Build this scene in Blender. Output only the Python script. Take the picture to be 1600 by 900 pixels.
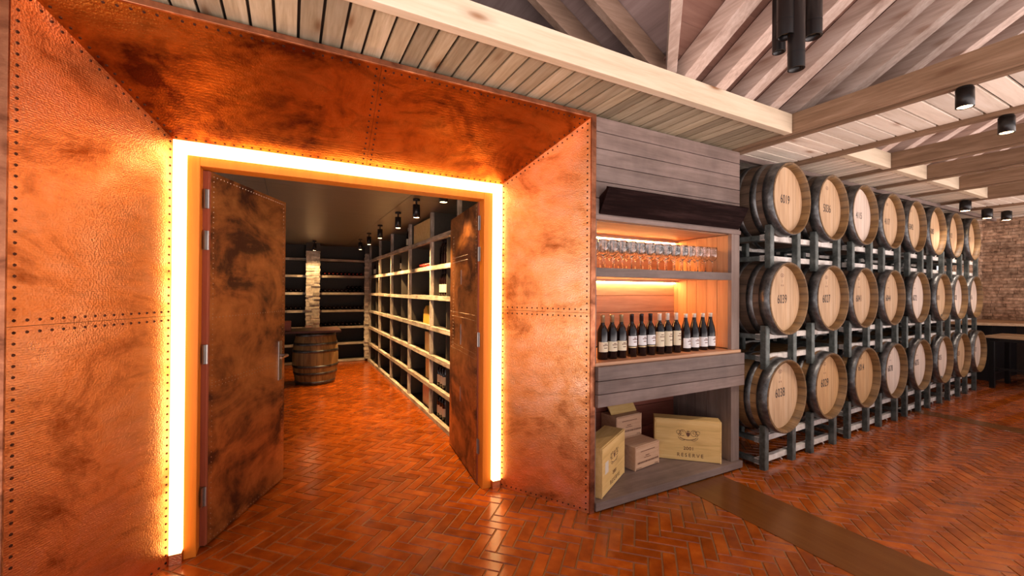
import bpy, bmesh, math, random
from mathutils import Vector, Matrix
random.seed(7)
for o in list(bpy.data.objects): bpy.data.objects.remove(o)
S = bpy.context.scene
COL = S.collection
PI = math.pi

# ------------------------------------------------------------------ camera, sky, exposure
cam_d = bpy.data.cameras.new('camera'); cam_d.sensor_width = 36; cam_d.lens = 36*655/1600
cam_d.clip_start = 0.02; cam_d.clip_end = 100
cam = bpy.data.objects.new('camera', cam_d); COL.objects.link(cam); S.camera = cam
yaw, pitch, roll = math.radians(27.85), math.radians(0.35), math.radians(0.36)
F = Vector((math.sin(yaw)*math.cos(pitch), math.cos(yaw)*math.cos(pitch), math.sin(pitch)))
R0 = Vector((math.cos(yaw), -math.sin(yaw), 0)); U0 = R0.cross(F)
RR = R0*math.cos(roll)+U0*math.sin(roll); UU = RR.cross(F)
m = Matrix((RR, UU, -F)).transposed().to_4x4(); m.translation = Vector((0, 0, 1.5))
cam.matrix_world = m
S.view_settings.view_transform = 'Standard'; S.view_settings.look = 'None'
S.view_settings.gamma = 1; S.view_settings.use_curve_mapping = False
S.view_settings.exposure = 0.0
W = bpy.data.worlds.new('daylight'); S.world = W; W.use_nodes = True
bg = W.node_tree.nodes['Background']
_t = W.node_tree; _c = _t.nodes.new('ShaderNodeTexCoord'); _s = _t.nodes.new('ShaderNodeSeparateXYZ'); _r = _t.nodes.new('ShaderNodeValToRGB')
_m = _t.nodes.new('ShaderNodeMapRange'); _m.inputs[1].default_value = -1; _m.inputs[2].default_value = 1
_t.links.new(_c.outputs['Generated'], _s.inputs[0]); _t.links.new(_s.outputs[2], _m.inputs[0]); _t.links.new(_m.outputs[0], _r.inputs[0])
_e = _r.color_ramp.elements      # glow below the horizon added to light the ceiling, pale sky above
_e[0].position = .44; _e[0].color = (1.0, .86, .82, 1); _e[1].position = .52; _e[1].color = (.19, .18, .185, 1)
_x = _t.nodes.new('ShaderNodeMapRange'); _x.inputs[1].default_value = -1; _x.inputs[2].default_value = 1; _x.inputs[3].default_value = .70; _x.inputs[4].default_value = 1.6
_t.links.new(_s.outputs[0], _x.inputs[0])      # the open side of the room is brighter toward the far end
_k = _t.nodes.new('ShaderNodeMath'); _k.operation = 'MULTIPLY'; _k.inputs[1].default_value = 4.1
_t.links.new(_x.outputs[0], _k.inputs[0]); _t.links.new(_k.outputs[0], bg.inputs[1]); _t.links.new(_r.outputs[0], bg.inputs[0])
LED = (1.0, 0.60, 0.24)       # colour of the doorway light strip
LED_E = 4.8
NICHE_E = 85.0
CELLAR_W = 210.0
CAN_W = 60.0

# ------------------------------------------------------------------ node helpers
class NT:
    def __init__(s, name):
        s.m = bpy.data.materials.new(name); s.m.use_nodes = True; s.t = s.m.node_tree
        s.b = s.t.nodes['Principled BSDF']; s.c = None
    def n(s, k, **kw):
        x = s.t.nodes.new(k)
        for a, v in kw.items():
            if hasattr(x, a) and a not in ('Scale',): setattr(x, a, v)
        return x
    def l(s, a, b): s.t.links.new(a, b)
    def coord(s, scale=(1, 1, 1), rot=(0, 0, 0)):
        if s.c is None: s.c = s.n('ShaderNodeTexCoord')
        mp = s.n('ShaderNodeMapping'); s.l(s.c.outputs['Object'], mp.inputs[0])
        mp.inputs['Scale'].default_value = scale; mp.inputs['Rotation'].default_value = rot
        return mp.outputs[0]
    def noise(s, vec, scale, detail=5, rough=.55, dist=0):
        x = s.n('ShaderNodeTexNoise'); s.l(vec, x.inputs['Vector'])
        x.inputs['Scale'].default_value = scale; x.inputs['Detail'].default_value = detail
        x.inputs['Roughness'].default_value = rough; x.inputs['Distortion'].default_value = dist
        return x.outputs[0]
    def ramp(s, fac, stops):
        x = s.n('ShaderNodeValToRGB'); s.l(fac, x.inputs[0]); e = x.color_ramp.elements
        while len(e) < len(stops): e.new(.5)
        for i, (p, c) in enumerate(stops):
            e[i].position = p; e[i].color = (c[0], c[1], c[2], 1) if not isinstance(c, (int, float)) else (c, c, c, 1)
        return x.outputs[0]
    def math(s, op, a, b=None, c=None):
        x = s.n('ShaderNodeMath'); x.operation = op
        for i, v in enumerate((a, b, c)):
            if v is None: continue
            if isinstance(v, (int, float)): x.inputs[i].default_value = v
            else: s.l(v, x.inputs[i])
        return x.outputs[0]
    def mix(s, fac, a, b, mode='MIX'):
        x = s.n('ShaderNodeMix'); x.data_type = 'RGBA'; x.blend_type = mode
        for i, v in ((0, fac), (6, a), (7, b)):
            if isinstance(v, (int, float)): x.inputs[i].default_value = v
            elif isinstance(v, tuple): x.inputs[i].default_value = (v[0], v[1], v[2], 1)
            else: s.l(v, x.inputs[i])
        return x.outputs[2]
    def bump(s, h, st=.3, d=.01, nrm=None):
        x = s.n('ShaderNodeBump'); x.inputs['Strength'].default_value = st; x.inputs['Distance'].default_value = d
        s.l(h, x.inputs['Height'])
        if nrm is not None: s.l(nrm, x.inputs['Normal'])
        return x.outputs[0]
    def tint(s, col, amt=.35):
        a = s.n('ShaderNodeAttribute'); a.attribute_name = 'tint'
        v = s.math('MULTIPLY_ADD', a.outputs['Fac'], 2*amt, 1-amt)
        h = s.n('ShaderNodeHueSaturation'); s.l(v, h.inputs['Value']); s.l(col, h.inputs['Color'])
        return h.outputs[0]
    def out(s, col=None, rough=.5, metal=0, nrm=None, spec=None, coat=None):
        for k, v in (('Base Color', col), ('Roughness', rough), ('Metallic', metal)):
            if v is None: continue
            if isinstance(v, (int, float)): s.b.inputs[k].default_value = v
            elif isinstance(v, tuple): s.b.inputs[k].default_value = (*v, 1)
            else: s.l(v, s.b.inputs[k])
        if nrm is not None: s.l(nrm, s.b.inputs['Normal'])
        if spec is not None: s.b.inputs['Specular IOR Level'].default_value = spec
        if coat is not None: s.b.inputs['Coat Weight'].default_value = coat; s.b.inputs['Coat Roughness'].default_value = .12
        return s.m

def plain(name, col, rough=.5, metal=0, bump=0, var=.15, sc=30):
    t = NT(name); v = t.coord(); n = t.noise(v, sc, 3)
    c = t.mix(1.0, t.ramp(n, [(.3, 1-var), (.7, 1.0)]), col, 'MULTIPLY')
    return t.out(c, rough, metal, t.bump(n, bump, .004) if bump else None)

def wood(name, dark, mid, light, axis='x', rough=.6, knots=0, sc=1.0, tint=.25, contrast=1.0, blotch=0, spec=.3):
    """grain runs along axis"""
    t = NT(name); a = {'x': (1.2, 16, 16), 'y': (16, 1.2, 16), 'z': (16, 16, 1.2)}[axis]
    at = t.n('ShaderNodeAttribute'); at.attribute_name = 'tint'
    off = t.n('ShaderNodeVectorMath'); off.operation = 'ADD'
    v = t.coord(tuple(q*sc for q in a)); t.l(v, off.inputs[0])
    cmb = t.n('ShaderNodeCombineXYZ'); sh = t.math('MULTIPLY', at.outputs['Fac'], 37.0)
    for i in range(3): t.l(sh, cmb.inputs[i])
    t.l(cmb.outputs[0], off.inputs[1]); v = off.outputs[0]
    n = t.noise(v, 1.0, 8, .62, .8)
    fine = t.noise(v, 5.0, 4, .6, .2)
    n2 = t.math('MULTIPLY_ADD', fine, .35, t.math('MULTIPLY', n, .75))
    h = .22/contrast
    c = t.ramp(n2, [(.53-h, dark), (.53, mid), (.53+h, light)])
    if blotch:
        b = t.noise(t.coord(), 3.5, 4, .6)
        c = t.mix(blotch, c, t.mix(1.0, c, t.ramp(b, [(.35, .35), (.65, 1.25)]), 'MULTIPLY'))
    if knots:
        w = {'x': (2.2, 7, 7), 'y': (7, 2.2, 7), 'z': (7, 7, 2.2)}[axis]
        vo = t.n('ShaderNodeTexVoronoi'); t.l(t.coord(w), vo.inputs['Vector']); vo.inputs['Scale'].default_value = .8
        k = t.ramp(vo.outputs['Distance'], [(.05, .0), (.13, .75), (.22, 1.0)])
        kc = t.mix(1.0, t.mix(k, (.35, .17, .07), (1, 1, 1)), c, 'MULTIPLY')
        c = t.mix(knots, c, kc)
    c = t.tint(c, tint)
    return t.out(c, rough, 0, t.bump(n2, .25, .004), spec)

def copper(name, hi, mid, lo, r0=.25, r1=.5, sc=2.0, hammer=.35, lo_at=.36, metal=1.0, streak=.3):
    t = NT(name); v = t.coord()
    at = t.n('ShaderNodeAttribute'); at.attribute_name = 'tint'
    n = t.noise(t.coord((1, 1, 1.6)), sc, 7, .62, .9)
    n2 = t.noise(v, sc*5, 5, .6, .3)
    f = t.math('MULTIPLY_ADD', n2, .25, t.math('MULTIPLY', n, .8))
    c = t.ramp(f, [(lo_at, lo), (lo_at+.13, mid), (lo_at+.32, hi)])
    st = t.noise(t.coord((3.5, 3.5, 13)), 1.1, 6, .65, .9)
    c = t.mix(streak, c, t.mix(1.0, c, t.ramp(st, [(.34, .42), (.50, .95), (.68, 1.12)]), 'MULTIPLY'))
    r = t.ramp(f, [(.3, r1), (.7, r0)])
    g = t.n('ShaderNodeTexVoronoi'); g.inputs['Scale'].default_value = 120; t.l(v, g.inputs['Vector'])
    w = t.n('ShaderNodeTexWave'); w.wave_type = 'BANDS'; w.bands_direction = 'Z'; w.inputs['Scale'].default_value = 34
    w.inputs['Distortion'].default_value = .5; t.l(v, w.inputs['Vector'])
    b1 = t.bump(g.outputs['Distance'], hammer*.8, .002)
    b2 = t.bump(w.outputs[0], hammer*.35, .0012, b1)
    b3 = t.bump(n, .10, .006, b2)
    return t.out(c, r, metal, b3)

def emit(name, col, e):
    t = NT(name); t.b.inputs['Base Color'].default_value = (*col, 1)
    t.b.inputs['Emission Color'].default_value = (*col, 1); t.b.inputs['Emission Strength'].default_value = e
    return t.m

M = {}
M['copper'] = copper('hammered copper', (.96, .56, .36), (.88, .40, .16), (.38, .11, .025), .26, .42, 2.0, .55)
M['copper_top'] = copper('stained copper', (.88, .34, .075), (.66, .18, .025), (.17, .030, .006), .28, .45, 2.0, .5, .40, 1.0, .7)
M['copper_door'] = copper('aged copper', (.66, .27, .07), (.38, .13, .03), (.07, .02, .008), .3, .55, 1.8, .15, .42, .5)
M['copper_dark'] = copper('copper edging', (.50, .20, .10), (.28, .10, .05), (.12, .04, .02), .35, .6, 4, .1)
M['rivet'] = plain('dark rivet', (.10, .045, .03), .4, .9)
M['stud'] = plain('bright stud', (.55, .42, .30), .3, 1)
M['led'] = emit('warm light strip', LED, LED_E)
M['niche_led'] = emit('niche light strip', (1.0, .48, .15), NICHE_E)
M['lamp'] = emit('lamp face', (1.0, .62, .30), 30)
M['frame'] = wood('stained door frame', (.52, .13, .008), (.66, .19, .014), (.74, .24, .022), 'z', .5, 0, 1, .05, .6)
M['door_edge'] = wood('red door edge', (.22, .05, .02), (.30, .075, .035), (.36, .10, .05), 'z', .5, 0, 1, .1, .7)
M['slat'] = wood('shaded pine slats', (.20, .15, .09), (.36, .28, .18), (.51, .42, .30), 'y', .6, .8, 1, .30, .9)  # darker copy: shade of the left soffit put into the colour
M['slat_lit'] = wood('lit pine slats', (.40, .30, .21), (.66, .53, .41), (.80, .68, .55), 'y', .6, .8, 1, .2, .8)  # same pine, brighter light of the far bays put into the colour
M['slatx'] = wood('pale pine boards', (.56, .44, .34), (.80, .68, .56), (.90, .80, .70), 'x', .6, .8, 1, .18, .8)
M['pinebeam'] = wood('pale pine beam', (.44, .33, .21), (.64, .50, .35), (.76, .63, .48), 'x', .6, 1, .8, .06, .7)
M['tiebeam'] = wood('brown tie beam', (.10, .055, .03), (.22, .13, .075), (.36, .23, .15), 'y', .6, .5, 1.1, .15, .8)
M['rafter'] = wood('weathered rafter', (.26, .17, .13), (.52, .38, .31), (.74, .60, .53), 'y', .65, .5, .8, .22, .8)
M['rafterx'] = wood('weathered rafter across', (.14, .08, .055), (.26, .16, .11), (.40, .27, .20), 'x', .65, .4, .8, .15, .8)
M['sheath'] = wood('reddish roof boarding', (.10, .045, .033), (.19, .095, .07), (.28, .16, .12), 'x', .7, 0, .5, .15, .7)
M['greywood'] = wood('grey mauve boards', (.095, .062, .052), (.185, .128, .108), (.28, .205, .18), 'x', .5, .25, .8, .14, .7, .35)
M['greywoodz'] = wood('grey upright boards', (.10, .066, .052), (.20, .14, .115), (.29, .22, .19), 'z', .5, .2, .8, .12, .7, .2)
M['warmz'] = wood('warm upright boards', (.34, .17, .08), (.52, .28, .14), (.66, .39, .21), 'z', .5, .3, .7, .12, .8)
M['warmx'] = wood('warm level boards', (.30, .14, .07), (.48, .25, .14), (.60, .36, .21), 'x', .5, .3, .8, .12, .8)
M['blackwood'] = wood('scorched plank', (.004, .0015, .0015), (.010, .004, .0035), (.035, .017, .015), 'x', .65, 0, 1.2, .1, .9, 0, .03)
M['crate'] = wood('pine crate', (.50, .28, .075), (.80, .51, .19), (.93, .68, .33), 'x', .6, .5, 1.1, .10, .6)
M['crate2'] = wood('pinkish crate', (.42, .22, .12), (.62, .37, .23), (.72, .48, .32), 'x', .6, .2, 1.1, .08, .7)
M['shelf_rough'] = wood('rough bleached shelf edge', (.14, .10, .06), (.48, .38, .27), (.74, .62, .48), 'y', .8, 0, 1.6, .25, 1.3, .6)
M['shelf_roughx'] = wood('rough bleached shelf edge across', (.16, .12, .08), (.44, .36, .27), (.66, .57, .45), 'x', .8, 0, 1.6, .25, 1.3, .6)
M['shelf_roughz'] = wood('rough bleached upright', (.12, .09, .07), (.46, .38, .30), (.72, .63, .52), 'z', .8, 0, 3, .2, 1.4, .7)
M['shelf_panel'] = plain('grey rack panel', (.065, .050, .034), .7, 0, .1)
M['dark_panel'] = plain('dark cellar wall', (.045, .032, .024), .6, 0, .1)
M['black_wall'] = plain('dark wall behind barrels', (.022, .017, .017), .8)
M['cellar_ceil'] = wood('dark sheen ceiling board', (.11, .08, .045), (.15, .11, .065), (.18, .135, .08), 'x', .38, 0, .8, .05, .5, 0, .6)
M['black'] = plain('black metal', (.012, .010, .010), .35, .3)
M['blackleather'] = plain('black leather', (.012, .010, .012), .5)
M['steel'] = plain('brushed hinge steel', (.45, .42, .40), .35, 1)
M['stone'] = None
M['band'] = wood('smooth brown floor band', (.09, .028, .006), (.145, .048, .010), (.19, .07, .016), 'y', .22, 0, .5, .05, .6)
M['grout'] = plain('sandy grout', (.26, .115, .035), .6, 0, .2)
M['ink'] = plain('dark stencil ink', (.03, .02, .02), .7)
M['inkbrown'] = plain('brown branding ink', (.16, .06, .03), .7)
M['sticker'] = plain('paper sticker', (.80, .70, .58), .6, var=.05)
M['glassbottle'] = plain('dark bottle glass', (.008, .003, .003), .07)
M['foil_dark'] = plain('dark foil capsule', (.03, .022, .025), .3, .5)
M['foil_white'] = plain('pale foil capsule', (.75, .66, .58), .35, .3)
M['foil_gold'] = plain('dull gold capsule', (.40, .29, .16), .35, .6)
M['foil_red'] = plain('red foil capsule', (.35, .02, .01), .35, .3)
M['label_cream'] = plain('cream paper label', (.72, .62, .44), .6, var=.08)
M['label_white'] = plain('white paper label', (.78, .76, .76), .6, var=.08)
M['label_red'] = plain('red paper label', (.55, .03, .015), .6)
M['yellow'] = plain('yellow card', (.75, .42, .05), .6)
M['redbox'] = wood('red brown box', (.16, .04, .025), (.24, .065, .04), (.30, .09, .06), 'x', .5)
M['tabletop'] = wood('brown table top', (.30, .17, .09), (.44, .27, .15), (.55, .36, .22), 'y', .4, .2)

def mk_glass():
    t = NT('clear drinking glass'); t.b.inputs['Transmission Weight'].default_value = 1; t.b.inputs['IOR'].default_value = 1.45
    return t.out((1, 1, 1), .02)
M['glass'] = mk_glass()
def mk_brickfloor():
    t = NT('glazed terracotta brick'); v = t.coord()
    n = t.noise(v, 9, 5); n3 = t.noise(v, 1.1, 3)
    c = t.ramp(n, [(.25, (.22, .038, .003)), (.55, (.36, .073, .005)), (.8, (.48, .125, .013))])
    c = t.mix(.5, c, t.mix(1.0, c, t.ramp(n3, [(.3, .55), (.7, 1.2)]), 'MULTIPLY'))
    c = t.tint(c, .22)
    r = t.ramp(n, [(.3, .13), (.75, .26)])
    return t.out(c, r, 0, t.bump(n, .22, .006), .5, .12)
M['brick_floor'] = mk_brickfloor()
def mk_stone(name, c0, c1, c2):
    t = NT(name); v = t.coord(); n = t.noise(v, 14, 7, .65); c = t.ramp(n, [(.3, c0), (.5, c1), (.72, c2)])
    c = t.tint(c, .3)
    return t.out(c, .85, 0, t.bump(n, .6, .01))
M['stone'] = mk_stone('stacked pale stone', (.30, .24, .18), (.55, .47, .37), (.74, .66, .55))
M['wallbrick'] = mk_stone('brown slate brick', (.18, .10, .065), (.54, .34, .22), (.84, .62, .45))
M['mortar'] = plain('brick joint', (.09, .055, .04), .9)
M['zinc'] = mk_stone('galvanised steel', (.06, .066, .060), (.12, .135, .125), (.24, .26, .25))
M['zinc'].node_tree.nodes['Principled BSDF'].inputs['Metallic'].default_value = .55
M['zinc'].node_tree.nodes['Principled BSDF'].inputs['Roughness'].default_value = .5
M['zinc_rail'] = mk_stone('pale galvanised rail', (.40, .35, .31), (.58, .53, .48), (.72, .68, .64))
M['hoop'] = mk_stone('grey steel hoop', (.05, .05, .05), (.12, .12, .12), (.22, .22, .22))
for q, mm, rr in (('hoop', .8, .36),):
    M[q].node_tree.nodes['Principled BSDF'].inputs['Metallic'].default_value = mm
    M[q].node_tree.nodes['Principled BSDF'].inputs['Roughness'].default_value = rr

def mk_stave(name, c0, c1, c2, n_st=26, axis='y'):
    t = NT(name); co = t.n('ShaderNodeTexCoord'); sp = t.n('ShaderNodeSeparateXYZ'); t.l(co.outputs['Object'], sp.inputs[0])
    a = t.math('ARCTAN2', sp.outputs[0], sp.outputs[2] if axis == 'y' else sp.outputs[1])
    a = t.math('MULTIPLY', a, n_st/(2*PI)); fl = t.math('FLOOR', a); fr = t.math('FRACT', a)
    wn = t.n('ShaderNodeTexWhiteNoise'); wn.noise_dimensions = '1D'; t.l(fl, wn.inputs['W'])
    sc = (14, 1.5, 14) if axis == 'y' else (14, 14, 1.5)
    n = t.noise(t.coord(sc), 1.0, 7, .6, .5)
    c = t.ramp(n, [(.3, c0), (.52, c1), (.75, c2)])
    v = t.math('MULTIPLY_ADD', wn.outputs[0], .45, .75)
    ln = t.math('ABSOLUTE', t.math('SUBTRACT', fr, .5)); ln = t.ramp(ln, [(.46, 1.0), (.49, .35)])
    h = t.n('ShaderNodeHueSaturation'); t.l(v, h.inputs['Value']); t.l(c, h.inputs['Color'])
    c = t.mix(1.0, h.outputs[0], ln, 'MULTIPLY')
    return t.out(c, .55, 0, t.bump(ln, .3, .004), .3)
M['stave_dark'] = mk_stave('dark oak staves', (.035, .022, .015), (.085, .052, .034), (.16, .10, .065))
M['stave_amber'] = mk_stave('amber oak staves', (.10, .05, .018), (.22, .115, .045), (.36, .20, .085))
M['stave_rim'] = mk_stave('raw oak chime', (.09, .045, .015), (.18, .095, .034), (.30, .17, .07))
M['stave_cellar'] = mk_stave('tan oak staves', (.13, .07, .025), (.26, .15, .055), (.36, .22, .09), 22, 'z')

def mk_head(name, c0, c1, c2):
    t = NT(name); co = t.n('ShaderNodeTexCoord'); sp = t.n('ShaderNodeSeparateXYZ'); t.l(co.outputs['Object'], sp.inputs[0])
    a = t.math('MULTIPLY', sp.outputs[0], 11); fl = t.math('FLOOR', a); fr = t.math('FRACT', a)
    wn = t.n('ShaderNodeTexWhiteNoise'); wn.noise_dimensions = '1D'; t.l(fl, wn.inputs['W'])
    n = t.noise(t.coord((22, 22, 2)), 1.0, 6, .6, .4)
    c = t.ramp(n, [(.25, c0), (.5, c1), (.8, c2)])
    v = t.math('MULTIPLY_ADD', wn.outputs[0], .16, .92)
    ln = t.math('ABSOLUTE', t.math('SUBTRACT', fr, .5)); ln = t.ramp(ln, [(.478, 1.0), (.495, .62)])
    h = t.n('ShaderNodeHueSaturation'); t.l(v, h.inputs['Value']); t.l(c, h.inputs['Color'])
    return t.out(t.mix(1.0, h.outputs[0], ln, 'MULTIPLY'), .6, 0, None, .25)
HEADS = [mk_head('honey oak head', (.42, .25, .13), (.56, .36, .21), (.66, .46, .30)),
         mk_head('pale oak head', (.55, .40, .31), (.68, .53, .43), (.78, .64, .54)),
         mk_head('amber oak head', (.40, .21, .09), (.54, .31, .14), (.62, .39, .20))]
M['head_cellar'] = HEADS[2]

# ------------------------------------------------------------------ mesh builder
class MB:
    def __init__(s): s.v = []; s.f = []; s.mi = []; s.t = []; s.sm = []
    def add(s, vs, fs, mat=0, tint=None, smooth=False):
        o = len(s.v); s.v += [tuple(v) for v in vs]; tt = random.random() if tint is None else tint
        for f in fs: s.f.append(tuple(i+o for i in f)); s.mi.append(mat); s.t.append(tt); s.sm.append(smooth)
        return s
    def box(s, x0, x1, y0, y1, z0, z1, mat=0, tint=None, T=None):
        vs = [Vector((x, y, z)) for x in (x0, x1) for y in (y0, y1) for z in (z0, z1)]
        if T is not None: vs = [T @ v for v in vs]
        return s.add(vs, [(0, 1, 3, 2), (4, 6, 7, 5), (0, 4, 5, 1), (2, 3, 7, 6), (0, 2, 6, 4), (1, 5, 7, 3)], mat, tint)
    def hexa(s, a, b, mat=0, tint=None):
        """a, b: matching loops joined as a closed solid"""
        n = len(a); fs = [tuple(range(n))[::-1], tuple(range(n, 2*n))]
        for i in range(n): j = (i+1) % n; fs.append((i, j, n+j, n+i))
        return s.add(list(a)+list(b), fs, mat, tint)
    def lathe(s, prof, seg=24, axis='z', c=(0, 0, 0), mat=0, smooth=True, closed=False, tint=None, a0=0, a1=2*PI):
        vs = []; fs = []; full = abs(a1-a0-2*PI) < 1e-6; ns = seg if full else seg+1
        for r, h in prof:
            for k in range(ns):
                a = a0+(a1-a0)*k/seg; p, q = r*math.cos(a), r*math.sin(a)
                v = {'z': (p, q, h), 'y': (p, h, -q), 'x': (h, p, q)}[axis]
                vs.append((v[0]+c[0], v[1]+c[1], v[2]+c[2]))
        m_ = len(prof); rng = range(m_ if closed else m_-1)
        for i in rng:
            j = (i+1) % m_
            for k in range(seg if not full else ns):
                k2 = (k+1) % ns
                if not full and k == seg: continue
                fs.append((i*ns+k, i*ns+k2, j*ns+k2, j*ns+k))
        return s.add(vs, fs, mat, tint if tint is not None else .5, smooth)
    def tube(s, p, q, r, seg=12, mat=0, cap=True, smooth=True):
        p, q = Vector(p), Vector(q); d = (q-p).normalized()
        u = d.orthogonal().normalized(); w = d.cross(u); vs = []
        for c in (p, q):
            for k in range(seg):
                a = 2*PI*k/seg; vs.append(c+u*(r*math.cos(a))+w*(r*math.sin(a)))
        fs = [(k, (k+1) % seg, seg+(k+1) % seg, seg+k) for k in range(seg)]
        s.add(vs, fs, mat, .5, smooth)
        if cap: s.add(vs, [tuple(range(seg))[::-1], tuple(range(seg, 2*seg))], mat, .5)
        return s
    def path(s, pts, r, seg=8, mat=0):
        for a, b in zip(pts[:-1], pts[1:]): s.tube(a, b, r, seg, mat)
        return s
    def rivet(s, p, n, r=.005, mat=1):
        p, n = Vector(p), Vector(n).normalized(); u = n.orthogonal().normalized(); w = n.cross(u)
        vs = []
        for rr, h in ((r, 0), (r*.75, r*.5)):
            for k in range(6):
                a = PI/3*k; vs.append(p+u*(rr*math.cos(a))+w*(rr*math.sin(a))+n*h)
        return s.add(vs, [(k, (k+1) % 6, 6+(k+1) % 6, 6+k) for k in range(6)]+[(6, 7, 8, 9, 10, 11)], mat, .5)
    def build(s, name, mats, parent=None, loc=None, bevel=0, rot=None):
        me = bpy.data.meshes.new(name); me.from_pydata(s.v, [], s.f)
        if not isinstance(mats, (list, tuple)): mats = [mats]
        for q in mats: me.materials.append(M[q] if isinstance(q, str) else q)
        me.polygons.foreach_set('material_index', s.mi)
        me.polygons.foreach_set('use_smooth', s.sm)
        at = me.attributes.new('tint', 'FLOAT', 'FACE'); at.data.foreach_set('value', s.t)
        bm = bmesh.new(); bm.from_mesh(me); bmesh.ops.recalc_face_normals(bm, faces=bm.faces); bm.to_mesh(me); bm.free()
        me.update()
        o = bpy.data.objects.new(name, me); COL.objects.link(o)
        if parent is not None: o.parent = parent
        if loc is not None: o.location = loc
        if rot is not None: o.rotation_euler = rot
        if bevel:
            b = o.modifiers.new('edge', 'BEVEL'); b.width = bevel; b.segments = 2; b.limit_method = 'ANGLE'
        return o

def tag(o, label=None, cat=None, group=None, kind=None):
    if label: o['label'] = label
    if cat: o['category'] = cat
    if group: o['group'] = group
    if kind: o['kind'] = kind
    return o
def empty(name, loc=(0, 0, 0), rz=0, rx=0, ry=0):
    o = bpy.data.objects.new(name, None); COL.objects.link(o); o.location = loc; o.rotation_euler = (rx, ry, rz)
    o.empty_display_size = .1
    return o
KIDS = {}
def kids(o):
    return [c for c in bpy.data.objects if c.parent == o]
def copy_tree(o, parent=None):
    c = o.copy(); COL.objects.link(c)
    if parent is not None: c.parent = parent
    for k in kids(o): copy_tree(k, c)
    return c
def struct(o): o['kind'] = 'structure'; return o
DG = None
def text_mesh(name, txt, size, mat, parent, loc, rot, sx=1.0, space=1.0):
    cu = bpy.data.curves.new(name, 'FONT'); cu.body = txt; cu.size = size; cu.align_x = 'CENTER'; cu.align_y = 'CENTER'
    cu.space_character = space; cu.extrude = .0006
    tmp = bpy.data.objects.new(name+'_t', cu); COL.objects.link(tmp)
    me = bpy.data.meshes.new_from_object(tmp.evaluated_get(bpy.context.evaluated_depsgraph_get()))
    bpy.data.objects.remove(tmp); bpy.data.curves.remove(cu)
    me.materials.clear(); me.materials.append(M[mat])
    o = bpy.data.objects.new(name, me); COL.objects.link(o); o.parent = parent; o.location = loc
    o.rotation_euler = rot; o.scale = (sx, 1, 1)
    return o

# ------------------------------------------------------------------ STRUCTURE: floor
def herringbone():
    b = MB(); w = .0755; g = .0035; s2 = math.sqrt(.5)
    ox, oy = 1.159, 2.167
    def world(u, v):   # u along (1,1), v along (1,-1)
        u += w; return (ox+(u+v)*s2, oy+(u-v)*s2)
    N = 170
    for i in range(-N, N):
        for j in range(-N, N):
            k = (i-j) % 6
            if k == 0: c = (i, i+3, j, j+1)
            elif k == 5: c = (i, i+1, j, j+3)
            else: continue
            cx, cy = world((c[0]+c[1])/2*w, (c[2]+c[3])/2*w)
            if not (-1.6 < cx < 13.6 and -1.1 < cy < 9.75): continue
            if cy > 3.2 and cx > 2.0: continue
            if 2.78 < cx < 3.0 and cy < 2.9: continue
            if cx < -.95 and cy < 2.3: continue
            if cx > 5.5 and cy < -.8+(cx-5.5)*.15: continue
            u0, u1, v0, v1 = c[0]*w+g, c[1]*w-g, c[2]*w+g, c[3]*w-g; e = .003
            z = random.uniform(-.0008, .0008)
            tx, ty = random.uniform(-.003, .003), random.uniform(-.003, .003)
            lo = [world(u, v) for u, v in ((u0, v0), (u1, v0), (u1, v1), (u0, v1))]
            hi = [world(u, v) for u, v in ((u0+e, v0+e), (u1-e, v0+e), (u1-e, v1-e), (u0+e, v1-e))]
            vs = [(x, y, -.006) for x, y in lo]+[(x, y, z+(x-cx)*tx+(y-cy)*ty) for x, y in hi]
            b.add(vs, [(4, 5, 6, 7)]+[(q, (q+1) % 4, 4+(q+1) % 4, 4+q) for q in range(4)], 0, None)
    b.box(-1.7, 13.7, -1.2, 9.8, -.10, -.0045, 1, .5)
    return b.build('floor', ['brick_floor', 'grout'])
struct(herringbone())
b = MB(); b.box(2.655, 3.125, -1.2, 2.24, -.05, .0035, 0, .5)
struct(b.build('trim_1', 'band', bevel=.002))
b = MB(); b.box(6.93, 7.17, -1.2, 2.9, -.05, .0035, 0, .5)
struct(b.build('trim_2', 'band', bevel=.002))

# ------------------------------------------------------------------ STRUCTURE: cellar shell
YF, YB = 3.02, 9.70
b = MB(); b.box(-2.35, -2.2, YF, YB, 0, 2.6); struct(b.build('wall_left', 'dark_panel'))
b = MB(); b.box(1.85, 1.95, YF, YB, 0, 2.6); struct(b.build('wall_right', 'dark_panel'))
b = MB(); b.box(-2.35, 1.95, YB, YB+.1, 0, 2.6); struct(b.build('wall_back', 'dark_panel'))
b = MB()
for i in range(6):
    y0 = 3.0+i*1.2
    for x0, x1 in ((-2.35, -.2), (-.2, 1.03), (1.03, 1.95)):
        b.box(x0+.002, x1-.002, y0+.001, min(y0+1.199, YB), 2.42, 2.45)
struct(b.build('ceiling', 'cellar_ceil'))
# wall carrying the doorway (behind the copper)
b = MB(); b.box(-2.35, -.57, 2.93, YF, 0, 2.68); b.box(1.425, 1.84, 2.93, YF, 0, 2.68); b.box(-.57, 1.425, 2.93, YF, 2.31, 2.68)
struct(b.build('wall_front', 'dark_panel'))
# door frame (trim) set just behind the light strip
b = MB()
b.box(-.513, -.455, 2.90, 3.02, 0, 2.243, 0, .4); b.box(1.290, 1.361, 2.90, 3.02, 0, 2.243, 0, .6)
b.box(-.455, 1.290, 2.90, 3.02, 2.190, 2.243, 0, .5)
struct(b.build('trim_3', 'frame', bevel=.003))

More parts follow.
